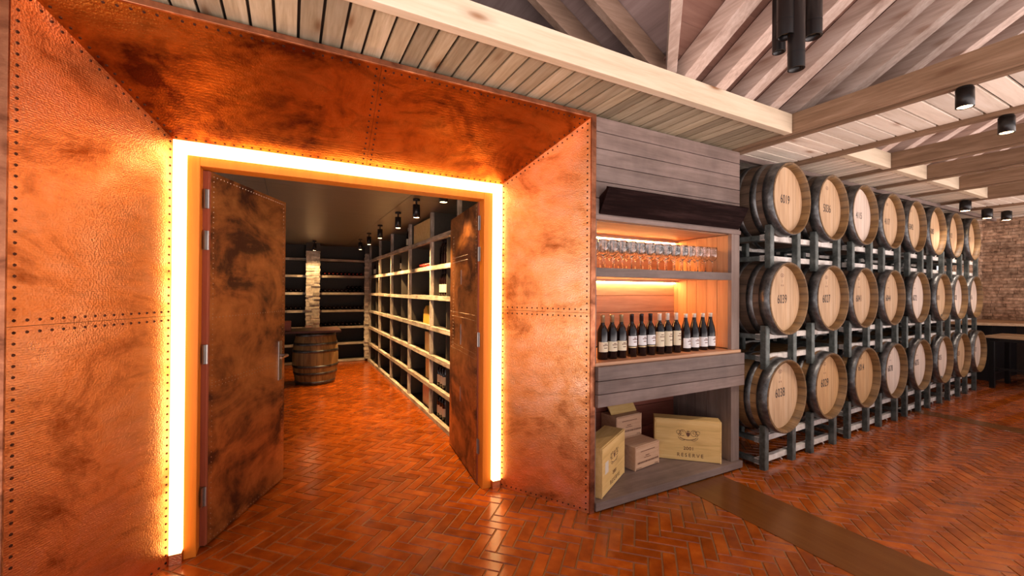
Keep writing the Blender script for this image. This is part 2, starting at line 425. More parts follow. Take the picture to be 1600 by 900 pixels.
# ------------------------------------------------------------------ copper door surround
sur = empty('door_surround', (.43, 2.26, 0))
tag(sur, 'riveted hammered copper doorway surround, splayed and edged by a glowing strip', 'door surround')
OX = Vector((-.43, -2.26, 0))
def V3(*a): return Vector(a)+OX
def rivet_line(b, p, q, n, sp=.042, mat=1, r=.0066):
    L = (q-p).length; k = max(2, int(L/sp))
    for i in range(k+1): b.rivet(p.lerp(q, i/k), n, r, mat)
def panel(name, pts, mat, inset=.022, double=None):
    """flat riveted sheet; pts wind so that the normal faces the room"""
    pts = [V3(*p) for p in pts]; c = sum(pts, Vector())/len(pts)
    n = (pts[1]-pts[0]).cross(pts[2]-pts[0]).normalized()
    camd = Vector((0, 0, 1.5))+OX-c
    if n.dot(camd) < 0: n = -n
    b = MB(); b.hexa([p for p in pts], [p-n*.006 for p in pts], 0, .5)
    k = len(pts)
    ins = []
    for i in range(k):
        a, p, q = pts[i-1], pts[i], pts[(i+1) % k]
        d1 = (a-p).normalized(); d2 = (q-p).normalized(); sn = d1.cross(d2).length
        ins.append(p+(d1+d2)*(inset/sn))
    for i in range(k): rivet_line(b, ins[i], ins[(i+1) % k], n)
    return b.build(name, [mat, 'rivet'], sur)
XL, XLI, XRI, XR = -.934, -.570, 1.425, 1.790; YO, YI = 2.26, 2.885; ZO, ZI = 2.673, 2.310; ZS = 1.35
panel('side_panel', [(XL, YO, 0), (XLI, YI, 0), (XLI, YI, ZS), (XL, YO, ZS)], 'copper')
panel('side_panel', [(XL, YO, ZS+.002), (XLI, YI, ZS+.002), (XLI, YI, ZI), (XL, YO, ZO)], 'copper')
panel('side_panel', [(XR, YO, 0), (XRI, YI, 0), (XRI, YI, ZS), (XR, YO, ZS)], 'copper')
panel('side_panel', [(XR, YO, ZS+.002), (XRI, YI, ZS+.002), (XRI, YI, ZI), (XR, YO, ZO)], 'copper')
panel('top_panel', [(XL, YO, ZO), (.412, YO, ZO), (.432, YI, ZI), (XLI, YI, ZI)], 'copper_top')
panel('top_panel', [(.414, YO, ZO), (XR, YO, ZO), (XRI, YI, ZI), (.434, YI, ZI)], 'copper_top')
b = MB(); b.box(XR, XR+.040, YO-.012, YO+.05, 0, ZO+.03, T=Matrix.Translation(OX)); b.box(XR-.004, XR+.012, YO-.016, YO-.010, 0, ZO, T=Matrix.Translation(OX))
b.build('edge_trim', 'copper_dark', sur, bevel=.002)
b = MB(); b.box(XL-.05, XL, YO-.012, YO+.05, 0, ZO+.03, T=Matrix.Translation(OX)); b.build('edge_trim', 'copper_dark', sur, bevel=.002)
b = MB(); b.box(XL, XR, YO-.012, YO+.05, ZO, ZO+.03, T=Matrix.Translation(OX)); b.build('edge_trim', 'copper_dark', sur, bevel=.002)
for x0, x1, z0, z1 in ((-.569, -.514, .06, 2.309), (1.362, 1.424, .06, 2.309), (-.514, 1.362, 2.245, 2.309)):
    b = MB(); b.box(x0, x1, 2.862, 2.92, z0, z1, T=Matrix.Translation(OX)); b.build('light_strip', 'led', sur)
for x0, x1 in ((-.569, -.514), (1.362, 1.424)):
    b = MB(); b.box(x0, x1, 2.870, 2.92, 0, .058, T=Matrix.Translation(OX)); b.build('strip_foot', 'copper', sur)
b = MB(); b.box(-3.0, XL-.05, 2.26, 2.34, 0, 2.70); struct(b.build('wall_side', 'copper_dark'))

# ------------------------------------------------------------------ door leaves
def door_leaf(name, hx, hy, ang, w, side, studs, label_mat):
    d = empty(name, (hx, hy, 0), ang); d['kind'] = 'structure'
    b = MB(); b.box(0, w, -.022, .022, .012, 2.185, 0, .5); b.build('leaf_core', 'door_edge', d, bevel=.002)
    b = MB()
    y = side*.0225
    b.box(.018, w-.004, min(y, y+side*.003), max(y, y+side*.003), .014, 2.183, 0, .5)
    n = Vector((0, side, 0)); yy = y+side*.003
    for p, q in studs: rivet_line(b, Vector((p[0], yy, p[1])), Vector((q[0], yy, q[1])), n, .03, 1, .0035)
    b.build('copper_facing', [label_mat, 'stud'], d)
    return d
st = [((.04, .03), (.04, 2.16)), ((.85, .03), (.85, 2.16)), ((.04, 2.16), (.85, 2.16)), ((.04, .03), (.85, .03)),
      ((.04, 1.33), (.85, 1.33)), ((.04, .92), (.85, .92)), ((.04, .945), (.85, .945))]
dl = door_leaf('door_1', -.445, 2.985, math.atan2(3.78-2.985, -.06+.445), .885, -1, st, 'copper_door')
st = [((.05, .03), (.05, 2.16)), ((.78, .95), (.78, 2.0)), ((.80, .95), (.80, 2.0)), ((.30, 1.80), (.88, 1.80)), ((.30, 1.76), (.88, 1.76)), ((.05, 1.30), (.88, 1.30)),
      ((.05, 1.26), (.88, 1.26)), ((.05, 1.0), (.88, 1.0)), ((.05, .96), (.88, .96))]
dr = door_leaf('door_2', 1.305, 2.985, math.atan2(3.90-2.985, 1.405-1.305), .92, 1, st, 'copper_door')
for d, s in ((dl, -1), (dr, 1)):
    for z in (2.02, 1.78, 1.12, .30):
        b = MB()
        b.box(-.004, .0, -.02, .02, z-.055, z+.055); b.box(-.03, -.004, s*.018-.002, s*.018+.002, z-.055, z+.055)
        b.tube((-.004, s*.024, z-.055), (-.004, s*.024, z+.055), .006, 10)
        b.build('hinge', 'steel', d)
b = MB(); b.box(.78, .83, -.034, -.0257, .80, 1.10); b.box(.86, .888, -.02, .03, .82, 1.08)
b.build('lock_plate', 'steel', dl, bevel=.002)
b = MB(); b.tube((.81, -.03, .99), (.81, -.085, .99), .011); b.tube((.81, -.085, .99), (.71, -.085, .985), .010)
b.tube((.82, .03, .99), (.82, .10, .99), .011); b.tube((.82, .10, .99), (.94, .10, 1.02), .010)
b.build('handle', 'steel', dl)
for z0, z1 in ((1.55, 1.68), (.52, .65), (1.02, 1.2)):
    b = MB(); b.box(.50, .512, .026, .030, z0, z1); b.build('inlay_strip', 'steel', dr)

# ------------------------------------------------------------------ cellar racks
LV = [.0, .352, .690, 1.030, 1.385, 1.735, 2.070]
rk = empty('wine_rack', (1.46, 3.9, 0)); tag(rk, 'floor to ceiling wine rack of square compartments along right cellar wall', 'wine rack')
TX = Matrix.Translation(Vector((-1.46, -3.9, 0)))
ups = [3.93, 4.84, 5.87, 7.05, 8.09, 9.17]
for z in LV:
    b = MB(); y = 3.9
    while y < 9.2:
        y2 = min(y+random.uniform(.7, 1.1), 9.22)
        b.box(1.452+random.uniform(-.006, .004), 1.50, y, y2-.002, z, z+.048+random.uniform(-.004, .004), 0, None, TX); y = y2
    b.box(1.50, 1.84, 3.9, 9.69, z+.008, z+.040, 1, .4, TX)
    b.build('shelf', ['shelf_rough', 'shelf_panel'], rk)
for k, y in enumerate(ups):
    b = MB()
    for z0, z1 in zip(LV, LV[1:]+[2.42]):
        b.box(1.460, 1.50, y-.018, y+.018, z0+.052, z1-.001, 0, None, TX)
    b.box(1.50, 1.84, y-.012, y+.012, .05, 2.42, 1, .5, TX)
    b.build('upright', ['shelf_roughz', 'shelf_panel'], rk)
for y in (4.36, 6.46, 8.62):
    b = MB(); b.box(1.50, 1.83, y-.008, y+.008, .05, 2.1, 0, .5, TX); b.build('divider', 'shelf_panel', rk)
b = MB(); b.box(1.84, 1.849, 3.9, 9.69, 0, 2.42, 0, .5, TX); b.build('back_panel', 'dark_panel', rk)

bk = empty('wine_rack', (-.3, 9.33, 0)); tag(bk, 'long rack of open shelves with rough edges across the back cellar wall', 'wine rack')
TB = Matrix.Translation(Vector((.3, -9.33, 0)))
for z in LV:
    b = MB(); x = -2.19
    while x < 1.40:
        x2 = min(x+random.uniform(.5, .9), 1.42)
        b.box(x, x2-.002, 9.325+random.uniform(-.005, .005), 9.37, z+.006, z+.050+random.uniform(-.004, .004), 0, None, TB); x = x2
    b.box(-2.19, 1.42, 9.37, 9.69, z+.012, z+.042, 1, .4, TB)
    b.build('shelf', ['shelf_roughx', 'shelf_panel'], bk)
for x in (-1.2, -.95):
    b = MB(); b.box(x-.01, x+.01, 9.40, 9.69, .05, 2.42, 0, .5, TB); b.build('divider', 'dark_panel', bk)

def pillar(x0, x1, y0, y1, z0, z1, label):
    b = MB(); z = z0; cx, cy = (x0+x1)/2, (y0+y1)/2
    b.box(x0+.02-cx, x1-.02-cx, y0+.02-cy, y1-cy, 0, z1-z0, 0, .2)
    while z < z1-.01:
        h = random.uniform(.028, .06); z2 = min(z+h, z1); x = x0+random.uniform(-.01, .004)
        while x < x1-.02:
            x2 = x+random.uniform(.06, .17)
            if x2 > x1-.05: x2 = x1+random.uniform(-.004, .012)
            b.box(x-cx, x2-.003-cx, y0+random.uniform(-.018, .012)-cy, y1-cy, z-z0, z2-.003-z0, 0, None); x = x2
        z = z2
    return tag(b.build('stone_pillar', 'stone', None, (cx, cy, z0), .003), label, 'pillar')
pillar(.27, .515, 9.16, 9.31, .0, 2.26, 'pale stacked stone pillar standing before the middle of the back shelves')
pillar(1.385, 1.55, 9.235, 9.315, .05, 2.26, 'narrow stacked stone pillar in the far right corner of the cellar')
b = MB(); b.box(.27, .515, 9.18, 9.33, 2.262, 2.42); b.box(1.385, 1.55, 9.24, 9.33, 2.262, 2.42); struct(b.build('trim_4', 'dark_panel'))

# cellar barrel with table top
def upright_barrel(loc, label, H=.82):
    d = empty('oak_barrel', loc); tag(d, label, 'barrel')
    pr = [(.27, .0)]+[(.285+.055*math.sin(PI*(i/12)), H*i/12) for i in range(13)]+[(.265, H), (.265, H-.03)]
    b = MB(); b.lathe(pr, 40); b.build('barrel_body', 'stave_cellar', d)
    b = MB(); b.lathe([(0.001, H-.03), (.266, H-.03)], 40, smooth=False); b.build('barrel_head', 'head_cellar', d)
    for h0, h1 in ((.01, .06), (.16, .20), (.27, .31), (.51, .55), (.62, .66), (H-.06, H-.01)):
        rr = lambda h: .2865+.055*math.sin(PI*h/H)
        b = MB(); b.lathe([(rr(h0), h0), (rr(h0)+.003, h0), (rr((h0+h1)/2)+.004, (h0+h1)/2), (rr(h1)+.003, h1), (rr(h1), h1)], 40)
        b.build('hoop', 'hoop', d)
    return d
upright_barrel((.37, 7.50, 0), 'upright oak barrel standing on the brick floor inside the cellar')
b = MB(); b.box(-.95, .42, -.36, .30, 0, .035)
tag(b.build('table_top', wood('dark varnished top', (.035, .012, .008), (.07, .026, .016), (.11, .045, .03), 'x', .5), None, (.30, 7.52, .822), .004), 'dark wooden table top resting on the upright cellar barrel', 'table top')
upright_barrel((-.42, 7.55, 0), 'second upright barrel under the table top, behind the left door leaf')
b = MB(); b.box(-.10, .10, -.10, .10, 0, .14); b.box(-.095, .095, -.095, .095, .14, .148)
tag(b.build('wooden_box', 'redbox', None, (-.085, 7.36, .858), .003), 'small red brown box standing on the cellar table top', 'box')

# spotlights in the cellar
def spotlight(x, y, ztop, label, warm=(1.0, .62, .28), watt=CELLAR_W, h=.13, r=.036, stem=.06, tilt=(.12, 0), group=None, mat='black', size=100):
    d = empty('ceiling_spotlight', (x, y, ztop)); tag(d, label, 'spotlight', group)
    b = MB()
    if stem > 0:
        b.lathe([(.001, 0), (.035, 0), (.035, -.02), (.001, -.02)], 20); b.tube((0, 0, -.02), (0, 0, -stem-.01), .008)
        b.build('mount', mat, d)
    b = MB(); b.lathe([(.001, -stem), (r, -stem), (r, -stem-h), (r*.86, -stem-h), (r*.80, -stem-h+.02), (.001, -stem-h+.02)], 24); b.build('can', mat, d)
    b = MB(); b.lathe([(.001, -stem-h+.003), (r*.80, -stem-h+.003)], 20, smooth=False); b.build('lamp_face', 'lamp', d)
    if watt:
        L = bpy.data.lights.new('lamp', 'SPOT'); L.energy = watt; L.color = warm; L.spot_size = math.radians(size); L.spot_blend = .6; L.shadow_soft_size = .03
        lo = bpy.data.objects.new('lamp', L); COL.objects.link(lo); lo.parent = d; lo.location = (0, 0, -stem-h-.005)
        lo.rotation_euler = (tilt[0], tilt[1], 0)
    return d
ORD = ['nearest', 'second', 'third', 'fourth', 'fifth', 'sixth']
for i, y in enumerate((3.35, 4.20, 5.02, 6.15, 7.10, 8.05)):
    spotlight(1.12, y, 2.42, '%s small cellar spotlight from the doorway, above the right rack' % ORD[i],
              tilt=(0, -.22), watt=CELLAR_W*(1.0 if i else .2), group='cellar spotlights')
spotlight(.395, 8.75, 2.42, 'small cellar spotlight shining on the stacked stone pillar', tilt=(.35, 0), watt=75, group='cellar spotlights')

# bottles ---------------------------------------------------------------
BORD = [(.0, .0), (.036, .0), (.038, .004), (.038, .19), (.034, .212), (.022, .238), (.0145, .252), (.0145, .318), (.001, .318)]
BURG = [(.0, .0), (.038, .0), (.040, .004), (.040, .145), (.036, .175), (.026, .215), (.0165, .250), (.0145, .27), (.0145, .308), (.001, .308)]
def bottle(prof, capmat, labmat, z0, z1, cap0, label, group, loc, band=None, rz=0, lying=False, glyph=True):
    H = prof[-1][1]
    d = empty('wine_bottle', loc, rz); tag(d, label, 'wine bottle', group)
    b = MB(); b.lathe([(max(r, .0005), z) for r, z in prof], 20); b.build('glass_body', 'glassbottle', d)
    b = MB(); b.lathe([(.0148, cap0), (.0156, cap0), (.0156, H-.012), (.0165, H-.010), (.0165, H), (.0005, H+.0008)], 16); b.build('capsule', capmat, d)
    R = prof[2][0]+.0006
    b = MB(); b.lathe([(R, z0), (R, z1)], 14, a0=PI*1.05, a1=PI*1.95, mat=0)
    if glyph:
        for zz, hw in ((.80, .10), (.66, .18), (.40, .12)):
            zc = z0+(z1-z0)*zz
            b.lathe([(R+.0004, zc-.003), (R+.0004, zc+.003)], 6, a0=PI*(1.5-hw), a1=PI*(1.5+hw), mat=1)
    b.build('paper_label', [labmat, 'inkbrown'], d)
    if band:
        b = MB(); b.lathe([(R, band[0]), (R, band[1])], 14, a0=PI*1.05, a1=PI*1.95); b.build('lower_band', 'foil_gold', d)
    return d
# row of thirteen on the cabinet shelf
ZB = 1.012
spec = [(1.985, 'A'), (2.075, 'A'), (2.165, 'A'), (2.27, 'B'), (2.37, 'B'), (2.465, 'B'), (2.565, 'C'), (2.655, 'C'), (2.755, 'C'), (2.87, 'D'), (2.975, 'D'), (3.085, 'D'), (3.185, 'D')]
kinds = {'A': (BORD, 'foil_gold', 'label_cream', .055, .125, .262, 'dark capsule and wide cream label', None),
         'B': (BORD, 'foil_dark', 'label_white', .082, .155, .262, 'black capsule, white label over gold band', (.068, .076)),
         'C': (BORD, 'foil_white', 'label_cream', .060, .175, .262, 'pale capsule and tall cream label', None),
         'D': (BURG, 'foil_white', 'label_white', .030, .110, .275, 'sloping shoulders and white label', None)}
cnt = {}
tot = {'A': 3, 'B': 3, 'C': 3, 'D': 4}
nm = ['first', 'second', 'third', 'fourth', 'fifth', 'sixth', 'seventh', 'eighth', 'ninth', 'tenth', 'eleventh', 'twelfth', 'thirteenth', 'fourteenth', 'fifteenth', 'sixteenth']
for i, (x, k) in enumerate(spec):
    P, cap, lab, z0, z1, c0, desc, band = kinds[k]
    cnt[k] = cnt.get(k, 0)+1
    bottle(P, cap, lab, z0, z1, c0, 'bottle, %s, %s from left on lit shelf' % (desc, nm[i]), 'bottles on the lit cabinet shelf', (x, 2.36+(x-2)*.02, ZB), band, random.uniform(-.15, .15))

# small bottles in cellar racks: single meshes
def rack_bottle_mesh(cap, lab):
    b = MB(); b.lathe([(max(r, .0005), z) for r, z in BORD], 12, mat=0)
    b.lathe([(.0152, .262), (.0156, .318), (.0005, .319)], 10, mat=1)
    if lab: b.lathe([(.0386, .05), (.0386, .14)], 12, mat=2, a0=-PI, a1=0)
    return b
def first_bottle(cap, lab):
    o = rack_bottle_mesh(cap, lab).build('wine_bottle', ['glassbottle', cap, lab or 'label_cream']); o['category'] = 'wine bottle'; return o
pro = {}
def put_bottle(kind, loc, rot, label, group):
    cap, lab = kind
    if kind not in pro: o = first_bottle(cap, lab); pro[kind] = o
    else: o = pro[kind].copy(); COL.objects.link(o)
    o.location = loc; o.rotation_euler = rot; o['label'] = label; o['group'] = group; o['category'] = 'wine bottle'
    return o
# lying bottles on the back shelves, ends toward the room
rows = [(5, .62, 1.34, .078, 'second shelf from the top', 'foil_red', 1), (4, .55, 1.36, .080, 'third shelf from the top', 'foil_dark', 1),
        (3, .56, 1.36, .080, 'fourth shelf from the top', 'foil_dark', 1), (2, .56, 1.36, .082, 'fifth shelf from the top', 'foil_dark', 1)]
for lv, xa, xb, sp, nm_, cap, _ in rows:
    x = xa; z = LV[lv]+.05+.039; q = 0
    while x <= xb:
        put_bottle((cap, None), (x, 9.66-.0, z), (PI/2, 0, 0), '%s bottle lying right of the pillar, %s of back rack' % (nm[q], nm_), 'bottles lying on the %s of the back rack' % nm_)
        x += sp; q += 1
for lv, nm_ in ((4, 'third shelf from the top'), (3, 'fourth shelf from the top')):
    for k in range(5):
        put_bottle(('foil_dark', None), (-.16+k*.084, 9.66, LV[lv]+.05+.039), (PI/2, 0, 0), '%s bottle from left, lying left of the pillar on the %s' % (nm[k], nm_), 'bottles left of the pillar on the %s' % nm_)
for k in range(4):
    put_bottle(('foil_dark', None), (1.08+k*.08, 9.66, LV[4]+.05+.039+.07), (PI/2, 0, 0), '%s bottle of the upper tier at the right end of the third back shelf' % nm[k], 'upper tier of bottles on the third back shelf')
# standing bottles in the right rack
stand = [(5, 4.02, 3, 'foil_dark', 'label_cream', 'upper'), (5, 4.45, 3, 'foil_dark', None, 'upper'), (4, 4.45, 3, 'foil_dark', 'label_cream', 'middle'), (4, 4.02, 3, 'foil_dark', 'label_red', 'middle'),
         (3, 4.02, 3, 'foil_dark', 'label_red', 'lower middle'), (2, 4.02, 3, 'foil_dark', 'label_red', 'low'), (1, 4.50, 3, 'foil_dark', 'label_cream', 'lower'), (0, 4.50, 3, 'foil_dark', 'label_cream', 'bottom'),
         (5, 8.75, 3, 'foil_dark', 'label_cream', 'far upper'), (5, 6.60, 1, 'foil_dark', 'label_cream', 'centre upper'), (6, 6.2, 1, 'foil_white', 'label_cream', 'top centre')]
for lv, y, n, cap, lab, nm_ in stand:
    for k in range(n):
        hy = y+.09*k
        put_bottle((cap, lab), (1.545, hy, LV[lv]+.0405), (0, 0, -PI/2), '%s standing bottle in %s compartment, %s shelf up of right rack' % (['nearest', 'middle', 'farthest'][k] if n > 1 else 'single', 'first' if y < 4.1 else 'second' if y < 4.8 else 'last' if y > 8.5 else 'central', nm[lv]), 'standing bottles in the right rack')
for k in range(6):
    put_bottle(('foil_red', None), (1.80, 4.98+k*.082, LV[5]+.0405+.039), (0, -PI/2, 0), '%s red capped bottle lying on the sixth shelf of the right rack' % nm[k], 'red capped bottles lying in the right rack')
# crates in the rack
def rack_box(x0, x1, y0, y1, z, h, mat, label):
    b = MB(); cx, cy = (x0+x1)/2, (y0+y1)/2
    b.box(x0-cx, x1-cx, y0-cy, y1-cy, 0, h, 0, .5)
    b.box(x0-cx-.002, x0-cx, y0-cy+.01, y1-cy-.01, .01, h-.01, 0, .7)
    return tag(b.build('wine_crate', mat, None, (cx, cy, z+.0405), .002), label, 'wine crate', 'crates in the right rack')
rack_box(1.50, 1.80, 5.0, 5.75, LV[6], .27, 'crate', 'wide wooden crate on the top shelf of the right cellar rack')
rack_box(1.54, 1.80, 8.2, 8.56, LV[4], .24, 'crate', 'small wooden crate far along the middle shelf of the right rack')
rack_box(1.53, 1.80, 4.95, 5.28, LV[2], .24, 'crate', 'pale crate on the third shelf up of the right cellar rack')
rack_box(1.53, 1.80, 4.95, 5.24, LV[1], .25, 'crate', 'pale crate on the second shelf up of the right cellar rack')
rack_box(1.53, 1.80, 5.02, 5.36, LV[0], .26, 'crate2', 'pinkish crate on the bottom shelf of the right cellar rack')
b = MB(); b.hexa([(0, -.15, 0), (0, .15, 0), (0, .12, .17), (0, .02, .23), (0, -.10, .12)], [(.10, -.15, 0), (.10, .15, 0), (.10, .12, .17), (.10, .02, .23), (.10, -.10, .12)])
tag(b.build('display_stand', 'yellow', None, (1.53, 5.22, LV[3]+.0405)), 'bright yellow card stand with pointed top in the right cellar rack', 'display stand')

# ------------------------------------------------------------------ display cabinet
cb = empty('display_cabinet', (2.615, 2.27, 0)); tag(cb, 'tall grey wood display cabinet built in between copper surround and barrels', 'display cabinet')
TC = Matrix.Translation(Vector((-2.615, -2.27, 0)))
X0, X1, Y0, Y1 = 1.832, 3.400, 2.265, 2.90
TI = .045
def cbx(name, boxes, mats, bevel=.002):
    b = MB()
    for q in boxes: b.box(*q[:6], *(q[6:] if len(q) > 6 else ()), T=TC)
    return b.build(name, mats, cb, bevel=bevel)
# fascia of level boards
bz = [2.70, 2.597, 2.483, 2.37, 2.255, 2.14, 2.022]
cbx('fascia', [(X0, X1, Y0, Y0+.03, bz[i+1]+.0025, bz[i]-.0025) for i in range(6)]+[(X1-.03, X1, Y0+.03, Y1, 2.03, 2.70)], 'greywood')
for s, (xa, xb) in ((0, (X0, X0+.018)), (1, (X1-.105, X1))):
    cbx('stile', [(xa, xb, Y0, Y0+.035, .06, 2.02)], 'greywoodz')
# right side inner lining of upright boards, left side
bs = []
y = Y0+.036
while y < Y1-.01:
    y2 = min(y+.105, Y1); bs.append((X1-.10, X1-.07, y+.0015, y2-.0015, 1.02, 1.985)); y = y2
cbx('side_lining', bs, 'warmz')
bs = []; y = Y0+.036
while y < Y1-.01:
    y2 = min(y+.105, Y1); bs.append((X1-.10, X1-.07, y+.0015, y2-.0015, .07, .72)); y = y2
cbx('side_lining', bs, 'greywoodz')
cbx('side_panel', [(X1-.069, X1, Y0+.036, Y1, .0, 2.02)], 'greywoodz')
cbx('side_panel', [(X0, X0+.015, Y0+.036, Y1, .0, 2.02)], 'warmz')
bs = []
for za, zb in ((1.02, 1.16), (1.16, 1.31), (1.31, 1.46), (1.46, 1.60), (1.66, 1.82), (1.82, 1.985)): bs.append((X0+.016, X1-.101, Y1-.03, Y1, za+.002, zb-.002))
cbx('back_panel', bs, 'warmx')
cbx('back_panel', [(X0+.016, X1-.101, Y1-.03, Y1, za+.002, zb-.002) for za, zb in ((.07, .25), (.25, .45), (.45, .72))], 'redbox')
cbx('rear_cover', [(X0+.016, X1-.07, Y1+.001, Y1+.012, .02, 2.70)], 'black_wall')
cbx('top_rail', [(X0, X1, Y0-.012, Y0+.05, 1.99, 2.022)], 'greywood')
cbx('niche_ceiling', [(X0+.016, X1-.07, Y0+.05, Y1, 1.988, 2.018)], 'warmx')
cbx('shelf', [(X0+.016, X1-.102, Y0+.002, Y0+.04, 1.600, 1.662), (X0+.016, X1-.102, Y0+.04, Y1-.03, 1.606, 1.662, 1)], ['greywood', 'warmx'])
cbx('shelf', [(X0, X1, Y0-.015, Y1-.03, .982, 1.010)], ['warmx'])
cbx('drawer_front', [(X0, X1+.004, Y0-.045, Y0-.002, zz0+.002, zz1-.002) for zz0, zz1 in ((.712, .800), (.800, .890), (.890, .988))]+[(X0, X1, Y0, Y1, .72, .98)], 'greywood')
cbx('base_shelf', [(X0, X1+.006, Y0-.03, Y1-.03, .012, .068)], 'greywood')
cbx('light_strip', [(X0+.02, X1-.11, Y1-.05, Y1-.032, 1.955, 1.975)], ['niche_led'], 0)
cbx('light_strip', [(X0+.02, X1-.11, Y1-.05, Y1-.032, 1.575, 1.598)], ['niche_led'], 0)
cbx('light_valance', [(X0+.016, X1-.101, Y1-.075, Y1-.060, 1.585, 1.606)], ['warmx'])
cbx('light_valance', [(X0+.016, X1-.101, Y1-.075, Y1-.060, 1.965, 1.988)], ['warmx'])
# charred tilted flap
b = MB()
fl = [Vector(p) for p in ((1.868, 2.255, 2.028), (3.375, 2.255, 2.030), (3.375, 2.165, 2.197), (1.868, 2.165, 2.193))]
fl2 = [p+Vector((0, .020, .012)) for p in fl]
b.hexa([TC @ p for p in fl], [TC @ p for p in fl2])
for xs in (1.868, 3.355):
    tr = [TC @ Vector(p) for p in ((xs, 2.262, 2.03), (xs, 2.19, 2.19), (xs, 2.262, 2.15))]
    b.hexa(tr, [p+Vector((.018, 0, 0)) for p in tr])
b.build('tilted_flap', 'blackwood', cb, bevel=.002)

# wine glasses
def make_glass():
    d = empty('wine_glass'); d['category'] = 'wine glass'
    o = [(.0005, .0), (.034, .0), (.034, .002), (.012, .006), (.0042, .012), (.0038, .085), (.006, .093), (.024, .108), (.037, .130), (.0415, .155), (.040, .18), (.0355, .212), (.0350, .2135)]
    i = [(.0335, .212), (.0383, .18), (.0397, .155), (.0355, .131), (.0225, .110), (.003, .098), (.0004, .097)]
    b = MB(); b.lathe(o+i, 20, mat=0)
    g = b.build('glass', 'glass', d)
    return d
gp = None
rowname = ['front row', 'second row', 'back row']
for r in range(3):
    for k in range(15):
        x = 1.905+k*.0925+(.03 if r == 1 else 0)
        if x > 3.27: continue
        if gp is None: gp = make_glass(); g = gp
        else: g = copy_tree(gp)
        g.location = (x+random.uniform(-.004, .004), 2.375+r*.125, 1.6625)
        g['label'] = 'clear stemmed wine glass, %s from left in the %s on the lit shelf' % (nm[k], rowname[r])
        g['group'] = 'wine glasses, %s on the upper shelf' % rowname[r]

# crates in the bottom of the cabinet
def crate(loc, rz, w, d, h, label, style, rx=0, mat='crate'):
    c = empty('wine_crate', loc, rz, rx); tag(c, label, 'wine crate', 'wooden wine crates in the cabinet')
    b = MB()   # origin: front left bottom corner; face looks along -y
    b.box(0, w, .008, d-.008, 0, h, 0, .3); b.build('box_body', mat, c, bevel=.0015)
    b = MB(); b.box(.012, w-.012, 0, .0075, .006, h-.006, 0, .6)
    b.box(0, .011, 0, .0075, 0, h, 0, .2); b.box(w-.011, w, 0, .0075, 0, h, 0, .8); b.build('front_panel', mat, c, bevel=.001)
    b = MB(); b.box(0, w, d-.0075, d, 0, h, 0, .5); b.build('rear_panel', mat, c, bevel=.001)
    f = -.0008; R = (PI/2, 0, 0)
    if style == 'reserve':
        text_mesh('lettering', 'RESERVE', h*.125, 'inkbrown', c, (w*.54, f, h*.135), R, .95, 1.45)
        text_mesh('lettering', '2001', h*.115, 'inkbrown', c, (w*.52, f, h*.30), R, 1, 1.1)
        b = MB(); cx, cz = w*.51, h*.66      # crest: scrollwork either side of a small shield and ribbon
        def arc(x, z, r, a0, a1, th=.0018, n=14):
            vs = []
            for q in range(n+1):
                a = a0+(a1-a0)*q/n
                for rr in (r-th, r+th): vs.append((cx+x+rr*math.cos(a), f, cz+z+rr*math.sin(a)))
            b.add(vs, [(2*q, 2*q+1, 2*q+3, 2*q+2) for q in range(n)], 0, .5)
        s = h*.13
        for sg in (-1, 1):
            arc(sg*s*1.0, .15*s, s*.55, 0, 2*PI*.85); arc(sg*s*1.1, .25*s, s*.25, 0, 2*PI*.8); arc(sg*s*1.7, .25*s, s*.35, 0, 2*PI*.9)
            arc(sg*s*.9, -.35*s, s*.9, PI*1.1, PI*1.6) if sg < 0 else arc(sg*s*.9, -.35*s, s*.9, PI*1.4, PI*1.9)
            arc(sg*s*1.5, -.2*s, s*.22, 0, 2*PI)
        b.add([(cx-s*.32, f, cz+s*.25), (cx+s*.32, f, cz+s*.25), (cx+s*.32, f, cz-s*.2), (cx, f, cz-s*.6), (cx-s*.32, f, cz-s*.2)], [(0, 1, 2, 3, 4)], 0, .5)
        b.add([(cx-s*.25, f, cz+s*.35), (cx-s*.25, f, cz+s*.6), (cx-s*.1, f, cz+s*.45), (cx, f, cz+s*.7), (cx+s*.1, f, cz+s*.45), (cx+s*.25, f, cz+s*.6), (cx+s*.25, f, cz+s*.35)], [(0, 1, 2), (2, 3, 4), (4, 5, 6), (0, 2, 4, 6)], 0, .5)
        arc(0, 1.6*s, s*2.75, PI*1.32, PI*1.68, .0028)
        b.build('crest', 'inkbrown', c)
    elif style == 'lines':   # rows of small print too soft to read
        b = MB()
        def words(z, x0, x1, hh):
            x = x0
            while x < x1:
                L = random.uniform(.5, 1.1)*hh; b.add([(x, f, z), (x+L, f, z), (x+L, f, z+hh), (x, f, z+hh)], [(0, 1, 2, 3)], 0, .5); x += L+hh*.28
        words(h*.74, w*.22, w*.80, h*.035); words(h*.53, w*.42, w*.56, h*.040); words(h*.45, w*.36, w*.62, h*.030)
        words(h*.25, w*.10, w*.94, h*.075); words(h*.06, w*.04, w*.24, h*.030); words(h*.06, w*.80, w*.95, h*.030)
        b.build('print', 'inkbrown', c)
    if style == 'reserve' and 'sticker' in label:
        b = MB(); b.box(w*.12, w*.25, -.0012, -.0002, h*.42, h*.66); b.build('sticker', 'sticker', c)
    return c
ZC = .0685
crate((2.785, 2.625, ZC), math.atan2(2.270-2.625, 3.178-2.785), .53, .13, .345, 'large pine wine crate branded 2001 RESERVE, propped at the right of the cabinet', 'reserve')
crate((1.905, 2.262, ZC), math.atan2(2.515-2.262, 2.345-1.905), .505, .165, .345, 'tall pine RESERVE crate with a paper sticker, nearest the copper surround', 'reserve')
crate((2.432, 2.490, ZC), math.atan2(.04, .30), .312, .19, .185, 'small pinkish crate with printed lettering standing in front of the stack', 'lines', mat='crate2')
